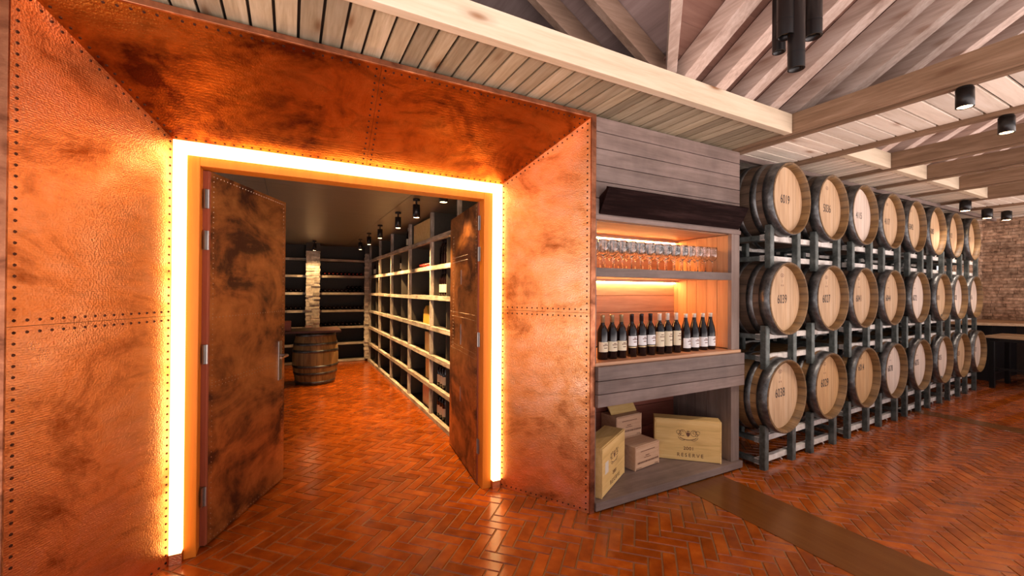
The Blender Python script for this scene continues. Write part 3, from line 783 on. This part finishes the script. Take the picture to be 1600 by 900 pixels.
crate((2.41, 2.60+.09, ZC), .06, .30, .16, .197, 'small crate underneath the stack, mostly hidden behind the others', 'none', mat='crate2')
crate((2.405, 2.60+.078, ZC+.1975), .06, .30, .18, .180, 'small pinkish printed crate, upper one of the stack', 'lines', mat='crate2')
lid = empty('crate_lid', (2.42, 2.755, ZC+.3785), .05, -.62); tag(lid, 'loose square crate lid leaning back on top of the small stacked crates', 'crate lid')
b = MB(); b.box(0, .30, 0, .010, 0, .20); b.build('board', 'crate', lid, bevel=.001)
b = MB()
for r in (.055, .035):
    vs = []
    for q in range(25):
        a = PI*q/24+PI
        for rr in (r-.0015, r+.0015): vs.append((.15+rr*math.cos(a), -.0008, .15+rr*math.sin(a)*.7))
    b.add(vs, [(2*q, 2*q+1, 2*q+3, 2*q+2) for q in range(24)], 0, .5)
b.build('crest', 'inkbrown', lid)

# ------------------------------------------------------------------ barrels on racks
BL = .95
def prof_r(t):  # outer radius at 0..1
    return .310+.040*math.sin(PI*t)
def make_barrel(stave, head, label):
    d = empty('wine_barrel'); d['category'] = 'wine barrel'
    pr = [(.310, .0)]+[(prof_r(i/16), BL*i/16) for i in range(1, 16)]+[(.310, BL), (.29, BL), (.268, BL-.045)]
    b = MB(); b.lathe(pr, 56, 'y'); b.lathe([(.284, .070), (.287, .062), (.293, .0), (.310, .0)], 56, 'y', mat=1); b.build('barrel_body', [stave, 'stave_rim'], d)
    b = MB(); b.lathe([(.0005, .064), (.288, .064), (.288, .080), (.0005, .080)], 56, 'y', smooth=False); b.build('barrel_head', head, d)
    b = MB(); b.lathe([(.0005, BL-.046), (.27, BL-.046)], 32, 'y', smooth=False); b.build('barrel_head', head, d)
    for h0, h1 in ((.004, .085), (.135, .185), (.27, .32), (.63, .68), (.765, .815), (.865, .946)):
        b = MB(); b.lathe([(prof_r(h0/BL)-.002, h0), (prof_r(h0/BL)+.004, h0), (prof_r((h0+h1)/2/BL)+.004, (h0+h1)/2), (prof_r(h1/BL)+.004, h1), (prof_r(h1/BL)-.002, h1)], 56, 'y')
        b.tube((.08, h0+.02, prof_r(h0/BL)+.002), (.08, h0+.02, prof_r(h0/BL)+.007), .006, 8)
        b.build('hoop', 'hoop', d)
    return d
protos = {}
rowsB = [('bottom', .612, [3.81, 4.61, 5.41, 6.17, 6.99, 7.82, 8.60, 9.40], 'stave_amber',
          [0, 2, 2, 1, 1, 1, 0, 1], ['6038', '6029', '6014', '6078', '6075', '6015', '6031', '6017']),
         ('middle', 1.447, [3.84, 4.64, 5.35, 6.11, 6.92, 7.76, 8.47, 9.20], 'stave_dark',
          [0, 0, 0, 0, 1, 0, 1, 1], ['6039', '6027', '6041', '6044', '6072', '6011', '6023', '6016']),
         ('top', 2.312, [3.885, 4.65, 5.35, 6.08, 6.80, 7.53, 8.27, 9.10], 'stave_dark',
          [0, 0, 1, 0, 0, 0, 0, 0], ['6019', '5036', '4115', '4117', '5042', '5083', '5012', '5017'])]
ROT = .043
def row_y(x): return 2.085+(x-3.6)*.046
place = ['nearest', 'second', 'third', 'fourth', 'fifth', 'sixth', 'seventh', 'farthest']
for rn, zc, xs, stv, hd, nums in rowsB:
    for i, x in enumerate(xs):
        key = (stv, hd[i])
        if rn == 'bottom' and i == 0: key = ('stave_amber', 0)
        if key not in protos: protos[key] = d = make_barrel(key[0], HEADS[key[1]], '')
        else:
            src = protos[key]; d = src.copy(); COL.objects.link(d)
            for ch in kids(src):
                if ch.name.startswith(('number', 'cooper')): continue
                c = ch.copy(); COL.objects.link(c); c.parent = d
        d.location = (x-.05, row_y(x)-.03, zc); d.rotation_euler = (0, 0, ROT+random.uniform(-.01, .01))
        nstr = nums[i]
        d['label'] = ('oak wine barrel stencilled %s, %s barrel in the %s row of racks' % (nstr, place[i], rn)) if i < 3 else ('oak wine barrel with faint number, %s along the %s row of racks' % (place[i], rn))
        d['group'] = 'wine barrels on the racks'
        zt = {'bottom': .015, 'middle': -.01, 'top': .0}[rn] + (.08 if nstr == '6014' else 0)
        text_mesh('number_stencil', nstr, (.108 if i < 2 else .098), 'ink', d, (.0, .0632, zt), (PI/2, random.uniform(-.03, .03), 0), .66, 1.08)
        if rn != 'top' or i in (1, 3, 4):
            b = MB(); f = .0634; z0 = .20
            for q in range(16):
                a, a2 = 2*PI*q/16, 2*PI*(q+1)/16
                b.add([(.028*math.cos(a), f, z0+.016*math.sin(a)), (.028*math.cos(a2), f, z0+.016*math.sin(a2)), (.024*math.cos(a2), f, z0+.012*math.sin(a2)), (.024*math.cos(a), f, z0+.012*math.sin(a))], [(0, 1, 2, 3)], 0, .5)
            b.add([(-.010, f, z0-.006), (.010, f, z0-.006), (0, f, z0+.009)], [(0, 1, 2)], 0, .5)
            if rn != 'top':
                b.add([(-.002, f, .16), (.002, f, .16), (.002, f, .135), (-.002, f, .135)], [(0, 1, 2, 3)], 0, .5)
                for xx in (-.018, .010): b.add([(xx, f, .105), (xx+.009, f, .105), (xx+.009, f, .120), (xx, f, .120)], [(0, 1, 2, 3)], 0, .5)
            b.build('cooper_mark', 'inkbrown', d)

# steel racks: each carries two barrels
def make_rack(zlo, zhi, base, up_rail, lo_rail, arch, cradle):
    """posts from zlo to zhi; origin at front left post, y into the wall"""
    d = empty('barrel_rack'); d['category'] = 'barrel rack'
    for yy in (.0, .66):
        for x in (.0, .44, .765, 1.215):
            b = MB(); b.box(x-.030, x-.022, yy, yy+.045, zlo, zhi, 0, .2); b.box(x-.018, x+.030, yy, yy+.045, zlo, zhi, 0, .6)
            b.box(x-.022, x-.018, yy+.008, yy+.045, zlo, zhi, 0, .1)
            b.build('post', 'zinc', d)
        for z in (up_rail, lo_rail):
            b = MB(); b.box(-.03, 1.245, yy+.048, yy+.090, z-.024, z+.024, 0, .8); b.build('rail', 'zinc_rail', d, bevel=.002)
        for xc in (.22, .99):
            if cradle is not None:
                pts = [(xc+.35*math.sin(a), yy+.069, cradle-.35*math.cos(a)) for a in [(-.62+1.24*q/12) for q in range(13)]]
                b = MB(); b.path(pts, .008); b.build('cradle_bar', 'zinc_rail', d)
            if arch is not None:
                if base: pts = [(xc+.20*math.sin(a), yy+.069, arch+.20*math.cos(a)) for a in [(-.95+1.9*q/12) for q in range(13)]]
                else: pts = [(xc+.345*math.sin(a), yy+.069, arch+.345*math.cos(a)) for a in [(-.62+1.24*q/12) for q in range(13)]]
                b = MB(); b.path(pts, .008); b.build('arch_bar', 'zinc_rail', d)
    for x in (-.01, 1.225):
        for z in (up_rail, lo_rail):
            b = MB(); b.box(x-.02, x+.02, .045, .66, z-.02, z+.02, 0, .5); b.build('side_rail', 'zinc', d)
    return d
rprot = {'bottom': make_rack(0, .375, True, .243, .060, -.135, .612), 'middle': make_rack(.835, 1.215, False, 1.118, .935, .612, 1.447),
         'upper': make_rack(1.700, 2.075, False, 1.972, 1.792, 1.447, 2.312)}
racks = [3.555, 5.095, 6.625, 8.185]
for rn in ('bottom', 'middle', 'upper'):
    for i, x in enumerate(racks):
        d = rprot[rn] if i == 0 else copy_tree(rprot[rn])
        d.location = (x+{'bottom': 0, 'middle': .01, 'upper': .07}[rn], row_y(x)+.038, 0); d.rotation_euler = (0, 0, ROT)
        d['label'] = 'galvanised steel barrel rack, %s from the cabinet in the %s tier' % (['first', 'second', 'third', 'fourth'][i], {'bottom': 'floor', 'middle': 'middle', 'upper': 'upper'}[rn])
        d['group'] = 'steel barrel racks'

# wall and lining behind barrels
b = MB(); b.box(3.34, 10.0, 3.42, 3.48, 0, 2.72); struct(b.build('wall_barrels', 'black_wall'))
b = MB(); b.box(3.30, 3.395, 2.91, 3.42, 0, 2.72); struct(b.build('wall_niche', 'black_wall'))
b = MB(); b.box(3.402, 9.95, 2.30, 2.335, 2.655, 2.70, 0, .5); struct(b.build('trim_5', 'greywood'))

# ------------------------------------------------------------------ ceiling
# slatted soffit (boards run into the wall)
def slats(name, xa, xb, ya, yb, z, pitch, mat='slat', gap=.013, along='y'):
    b = MB()
    if along == 'y':
        x = xa
        while x < xb-.01: b.box(x+gap/2, min(x+pitch, xb)-gap/2, ya, yb, z, z+.018, 0); x += pitch
    else:
        y = ya
        while y < yb-.01: b.box(xa, xb, y+gap/2, min(y+pitch, yb)-gap/2, z, z+.018, 0); y += pitch
    b.box(xa, xb, ya, yb, z+.019, z+.03, 1, .5)
    return struct(b.build(name, [mat, 'black_wall']))
ZT = 2.705
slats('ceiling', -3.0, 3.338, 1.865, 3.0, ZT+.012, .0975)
slats('ceiling', 3.452, 4.155, -3.0, 3.4, ZT+.012, .118, 'slatx', .016, 'x')
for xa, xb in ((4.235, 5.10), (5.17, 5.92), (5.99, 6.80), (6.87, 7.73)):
    slats('ceiling', xa, xb, 1.925, 3.3, ZT+.012, .0975, 'slat_lit', .018)
slats('ceiling', 7.80, 8.60, -3.0, 3.3, ZT+.012, .118, 'slatx', .016, 'x')
slats('ceiling', 8.68, 9.95, 1.5, 3.3, ZT+.012, .0975, 'slat_lit', .018)
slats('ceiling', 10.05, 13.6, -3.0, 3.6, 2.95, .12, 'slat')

def beam(name, x0, x1, y0, y1, z0, z1, mat, label, group=None):
    b = MB(); cx, cy = (x0+x1)/2, (y0+y1)/2
    b.box(x0-cx, x1-cx, y0-cy, y1-cy, 0, z1-z0, 0)
    return tag(b.build(name, mat, None, (cx, cy, z0), .003), label, 'beam', group)
beam('edge_beam', -3.0, 3.335, 1.805, 1.862, 2.700, 2.845, 'pinebeam', 'long pale knotty pine beam running above the copper surround to the cabinet')
for (xa, xb), l in zip(((4.235, 5.10), (5.16, 5.92), (5.98, 6.80), (6.86, 7.73)), ('nearest', 'second nearest', 'third nearest', 'farthest')):
    beam('edge_beam', xa, xb, 1.86, 1.92, 2.700, 2.845, 'pinebeam', '%s short pale beam above the barrel row between two cross beams' % l, 'short pale beams above the barrels')
tb = [(3.34, 3.395, 'first brown cross beam, meeting the long pale beam beside the cabinet'), (5.105, 5.16, 'second brown cross beam, left of a short pale beam above the barrels'),
      (5.925, 5.98, 'third brown cross beam above the barrels'), (6.805, 6.86, 'fourth brown cross beam above the barrels'), (7.735, 7.79, 'fifth and farthest brown cross beam above the barrels')]
for x0, x1, l in tb:
    beam('cross_beam', x0, x1, -3.0, 2.30, 2.703, 2.850, 'tiebeam', l, 'brown cross beams')
for k, (x0, x1) in enumerate(((3.405, 3.450), (4.160, 4.195), (4.200, 4.235), (5.12, 5.165), (5.94, 5.985), (6.82, 6.865), (7.75, 7.795), (8.60, 8.64), (8.645, 8.68))):
    b = MB(); b.box(x0, x1, -3.0, 2.30, 2.690 if k not in (3, 4, 5, 6) else 2.688, 2.702 if k in (3, 4, 5, 6) else 2.74, 0, .5)
    struct(b.build('trim_%d' % (6+k), 'tiebeam', bevel=.002))
b = MB(); b.box(9.96, 10.04, -3.0, 3.3, 2.70, 2.95, 0, .8); struct(b.build('trim_15', 'slatx'))

# rafters and boarding
SL = .577
def rafter(p, q, w, h, mat, label):
    """p,q: bottom centreline"""
    p, q = Vector(p), Vector(q); d = q-p; L = d.length
    hz = Vector((d.x, d.y, 0)).normalized(); side = Vector((-hz.y, hz.x, 0)); up = side.cross(d.normalized())
    if up.z < 0: up = -up
    b = MB(); a = [side*s*w/2+up*t for s, t in ((-1, 0), (1, 0), (1, h), (-1, h))]
    b.hexa([v for v in a], [v+d for v in a])
    o = b.build('roof_rafter', mat, None, p, .003)
    return tag(o, label, 'rafter', 'roof rafters')
Z0 = 2.852
n_raf = ['first', 'second', 'third', 'fourth', 'fifth', 'sixth', 'seventh', 'eighth', 'ninth', 'tenth', 'eleventh', 'twelfth', 'thirteenth', 'fourteenth', 'fifteenth', 'sixteenth', 'seventeenth', 'eighteenth', 'nineteenth', 'twentieth', 'twenty-first', 'twenty-second', 'twenty-third']
def zA(y): return Z0+(1.84-y)*SL
xs = [2.235+.302*i for i in range(23)]
for i, x in enumerate(xs):
    y0 = 1.99
    rafter((x, y0, zA(y0)), (x, -2.2, zA(-2.2)), .105, .125, 'rafter', '%s sloping weathered rafter counted from the roof valley toward the far wall' % n_raf[i])
# valley rafter
rafter((2.085, 1.84, Z0+.005), (-.5, -.74, Z0+.005+2.58*SL), .06, .17, 'rafter', 'diagonal valley rafter where the two roof slopes meet')
rafter((2.2, 1.93, Z0+.075-.144), (.1, 1.93, Z0+.075+1.85*SL), .055, .14, 'rafterx', 'brown rafter just left of the valley, beyond the pale beam')
rafter((2.2, 2.235, Z0+.075-.144), (.1, 2.235, Z0+.075+1.85*SL), .055, .14, 'rafterx', 'dark brown rafter second left of the valley, beyond the pale beam')
b = MB()
hA = .130/math.cos(math.atan(SL))
y = 1.99
while y > -2.25:   # boards along X on main slope, left end on the valley
    y2 = y-.145; xa, xb = 2.085-max(1.84-y, 0), 2.085-max(1.84-y2, 0)
    b.hexa([(xa, y, zA(y)+hA), (13.6, y, zA(y)+hA), (13.6, y2+.002, zA(y2)+hA), (xb, y2+.002, zA(y2)+hA)],
           [(xa, y, zA(y)+hA+.02), (13.6, y, zA(y)+hA+.02), (13.6, y2+.002, zA(y2)+hA+.02), (xb, y2+.002, zA(y2)+hA+.02)]); y = y2
struct(b.build('roof_main', 'sheath'))
b = MB()
ZBv = Z0+.005+hA+.01
x = 2.085
b.hexa([(2.085, 1.84, ZBv), (2.085, 3.2, ZBv), (-2.0, 3.2, ZBv+4.085*SL), (-2.0, -2.245, ZBv+4.085*SL)], [(2.085, 1.84, ZBv+.02), (2.085, 3.2, ZBv+.02), (-2.0, 3.2, ZBv+.02+4.085*SL), (-2.0, -2.245, ZBv+.02+4.085*SL)])
b.box(2.085, 13.6, 1.84, 3.4, ZBv, ZBv+.02); 
struct(b.build('roof_side', wood('diagonal mauve boarding', (.15, .10, .09), (.25, .175, .16), (.36, .265, .245), 'y', .7, 0, .5, .1, .7)))
b = MB(); b.box(-3.0, 3.3, 3.02, 3.10, 2.6, 5.2); struct(b.build('wall_gable', 'dark_panel'))
b = MB(); b.box(-2.1, 13.6, -2.35, -2.2, 5.0, 5.4); struct(b.build('trim_16', 'tiebeam'))

# ------------------------------------------------------------------ far brick wall
def brick_wall(name, p0, dirv, length, z0, z1, nrm):
    b = MB(); p0, dv, nv = Vector(p0), Vector(dirv), Vector(nrm); z = z0; r = 0
    while z < z1:
        s = -(r % 2)*.11-random.uniform(0, .05); h = .062
        while s < length:
            L = random.choice((.20, .32, .44)); a, c = max(s, 0), min(s+L-.006, length); s += L
            if c-a < .02: continue
            dep = random.uniform(.018, .032)
            q = [p0+dv*a, p0+dv*c, p0+dv*c+nv*dep, p0+dv*a+nv*dep]
            b.hexa([Vector((v.x, v.y, z)) for v in q], [Vector((v.x, v.y, z+h-.006)) for v in q], 0)
        z += h; r += 1
    q = [p0, p0+dv*length, p0+dv*length+nv*.012, p0+nv*.012]
    b.hexa([Vector((v.x, v.y, 0)) for v in q], [Vector((v.x, v.y, z1)) for v in q], 1, .5)
    return struct(b.build(name, ['wallbrick', 'mortar']))
brick_wall('wall_far', (12.0, -1.0, 0), (0, 1, 0), 4.0, 1.0, 2.95, (-1, 0, 0))
brick_wall('wall_return', (10.0, 2.98, 0), (1, 0, 0), 2.0, 1.0, 2.95, (0, -1, 0))
b = MB(); b.box(10.0, 10.05, 3.03, 3.42, 0, 2.95); struct(b.build('wall_return', 'black_wall'))
b = MB(); b.box(12.0, 12.05, -1, 3.0, 0, 1.0); b.box(10, 12, 2.98, 3.03, 0, 1.0); struct(b.build('wall_lower', 'black_wall'))

# high counter, bench table and chair at the far end
ct = empty('bar_counter', (11.2, 2.5, 0)); tag(ct, 'high counter with brown wooden top and dark base against the brick wall', 'counter')
b = MB(); b.hexa([(-.9, .25, .955), (.75, -1.6, .955), (.75, .45, .955), (-.9, .45, .955)], [(-.9, .25, 1.0), (.75, -1.6, 1.0), (.75, .45, 1.0), (-.9, .45, 1.0)]); b.build('counter_top', 'tabletop', ct, bevel=.004)
b = MB(); b.box(-.6, .7, .0, .43, .0, .955); b.build('base', 'blackleather', ct)
bt = empty('bench_table', (10.25, 1.75, 0)); tag(bt, 'tall wooden topped table with square black metal legs beyond the last barrel', 'table')
b = MB()
for i in range(4): b.box(-.42+i*.21, -.212+i*.21, -.75, .65, .795, .830, 0)
b.build('table_top', 'tabletop', bt, bevel=.003)
b = MB(); b.box(-.38, .38, -.70, .60, .745, .795); b.build('apron', 'black', bt)
for x in (-.37, .37):
    for y in (-.68, .58):
        b = MB(); b.box(x-.03, x+.03, y-.03, y+.03, 0, .745); b.build('leg', 'black', bt, bevel=.002)
b = MB(); b.box(-.37, .37, .57, .59, .22, .25); b.box(-.38, -.36, -.68, .58, .30, .33); b.build('stretcher', 'black', bt)
def stool(x, y, label, backed):
    d = empty('bar_stool', (x, y, 0)); tag(d, label, 'bar stool')
    b = MB(); b.box(-.19, .19, -.17, .17, .74, .785); b.build('seat', 'tabletop' if not backed else 'blackleather', d, bevel=.01)
    for sx in (-1, 1):
        for sy in (-1, 1):
            b = MB(); b.hexa([(sx*.19-.014, sy*.17-.014, 0), (sx*.19+.014, sy*.17-.014, 0), (sx*.19+.014, sy*.17+.014, 0), (sx*.19-.014, sy*.17+.014, 0)],
                             [(sx*.14-.014, sy*.12-.014, .74), (sx*.14+.014, sy*.12-.014, .74), (sx*.14+.014, sy*.12+.014, .74), (sx*.14-.014, sy*.12+.014, .74)])
            b.build('leg', 'black', d)
    b = MB(); b.box(-.18, .18, -.01, .01, .25, .27); b.box(-.01, .01, -.16, .16, .25, .27); b.build('footrest', 'black', d)
    if backed:
        b = MB()
        for i in range(8):
            a0, a1 = PI*(.05+.9*i/8)-PI/2, PI*(.05+.9*(i+1)/8)-PI/2
            q = [(.22*math.cos(a0), .22*math.sin(a0)), (.22*math.cos(a1), .22*math.sin(a1)), (.19*math.cos(a1), .19*math.sin(a1)), (.19*math.cos(a0), .19*math.sin(a0))]
            b.hexa([(x_, y_, .78) for x_, y_ in q], [(x_, y_, 1.05) for x_, y_ in q])
        b.build('backrest', 'blackleather', d)
stool(10.9, 1.95, 'small wooden seated stool tucked under the high counter', False)
stool(11.15, 1.15, 'black leather bar chair with curved back beside the brick wall', True)

# ------------------------------------------------------------------ lamps of the main room
def pend(x, y, zb, r, label):
    ztop = zA(y)-.001
    d = empty('pendant_lamp', (x, y, zb)); tag(d, label, 'pendant lamp', 'cluster of black tube pendants')
    b = MB(); b.lathe([(r, 0), (r, ztop-zb), (.001, ztop-zb), ], 28); b.lathe([(r, 0), (r*.84, 0), (r*.80, .035)], 28); b.lathe([(r+.0012, .075), (r+.0012, .079)], 28); b.build('tube', 'black', d)
    b = MB(); b.lathe([(.001, .03), (r*.82, .03)], 24, smooth=False); b.build('lamp_lens', 'foil_gold', d)
    return d
pend(2.195, 1.17, 2.600, .037, 'black tube pendant hanging lowest, front of the cluster')
pend(2.160, 1.20, 2.765, .039, 'black tube pendant on the left of the cluster')
pend(2.405, 1.20, 2.835, .041, 'black tube pendant on the right of the cluster')
pend(2.33, 1.33, 2.800, .032, 'black tube pendant mostly hidden at the back of the cluster')
spotlight(3.43, .915, 2.690, 'black can spotlight under the first cross beam, nearest of all', warm=(1, .85, .72), watt=CAN_W, h=.105, r=.040, stem=.012, tilt=(0, 0), size=110)
spotlight(4.22, .930, 2.690, 'black can spotlight behind the nearest one, under the second timber strip', warm=(1, .85, .72), watt=CAN_W, h=.105, r=.040, stem=.012, tilt=(0, 0), size=110)
spotlight(7.70, 2.05, 2.702, 'black can spotlight above the barrels, leftmost of the far three', warm=(1, .85, .72), watt=CAN_W*.5, h=.125, r=.055, stem=.012, tilt=(0, 0), size=110)
spotlight(8.62, 2.08, 2.690, 'black can spotlight above the barrels, middle of the far three', warm=(1, .85, .72), watt=CAN_W*.5, h=.125, r=.055, stem=.012, tilt=(0, 0), size=110)
spotlight(9.30, 2.05, 2.717, 'black can spotlight above the barrels, rightmost of the far three', warm=(1, .85, .72), watt=CAN_W*.5, h=.125, r=.055, stem=.012, tilt=(0, 0), size=110)
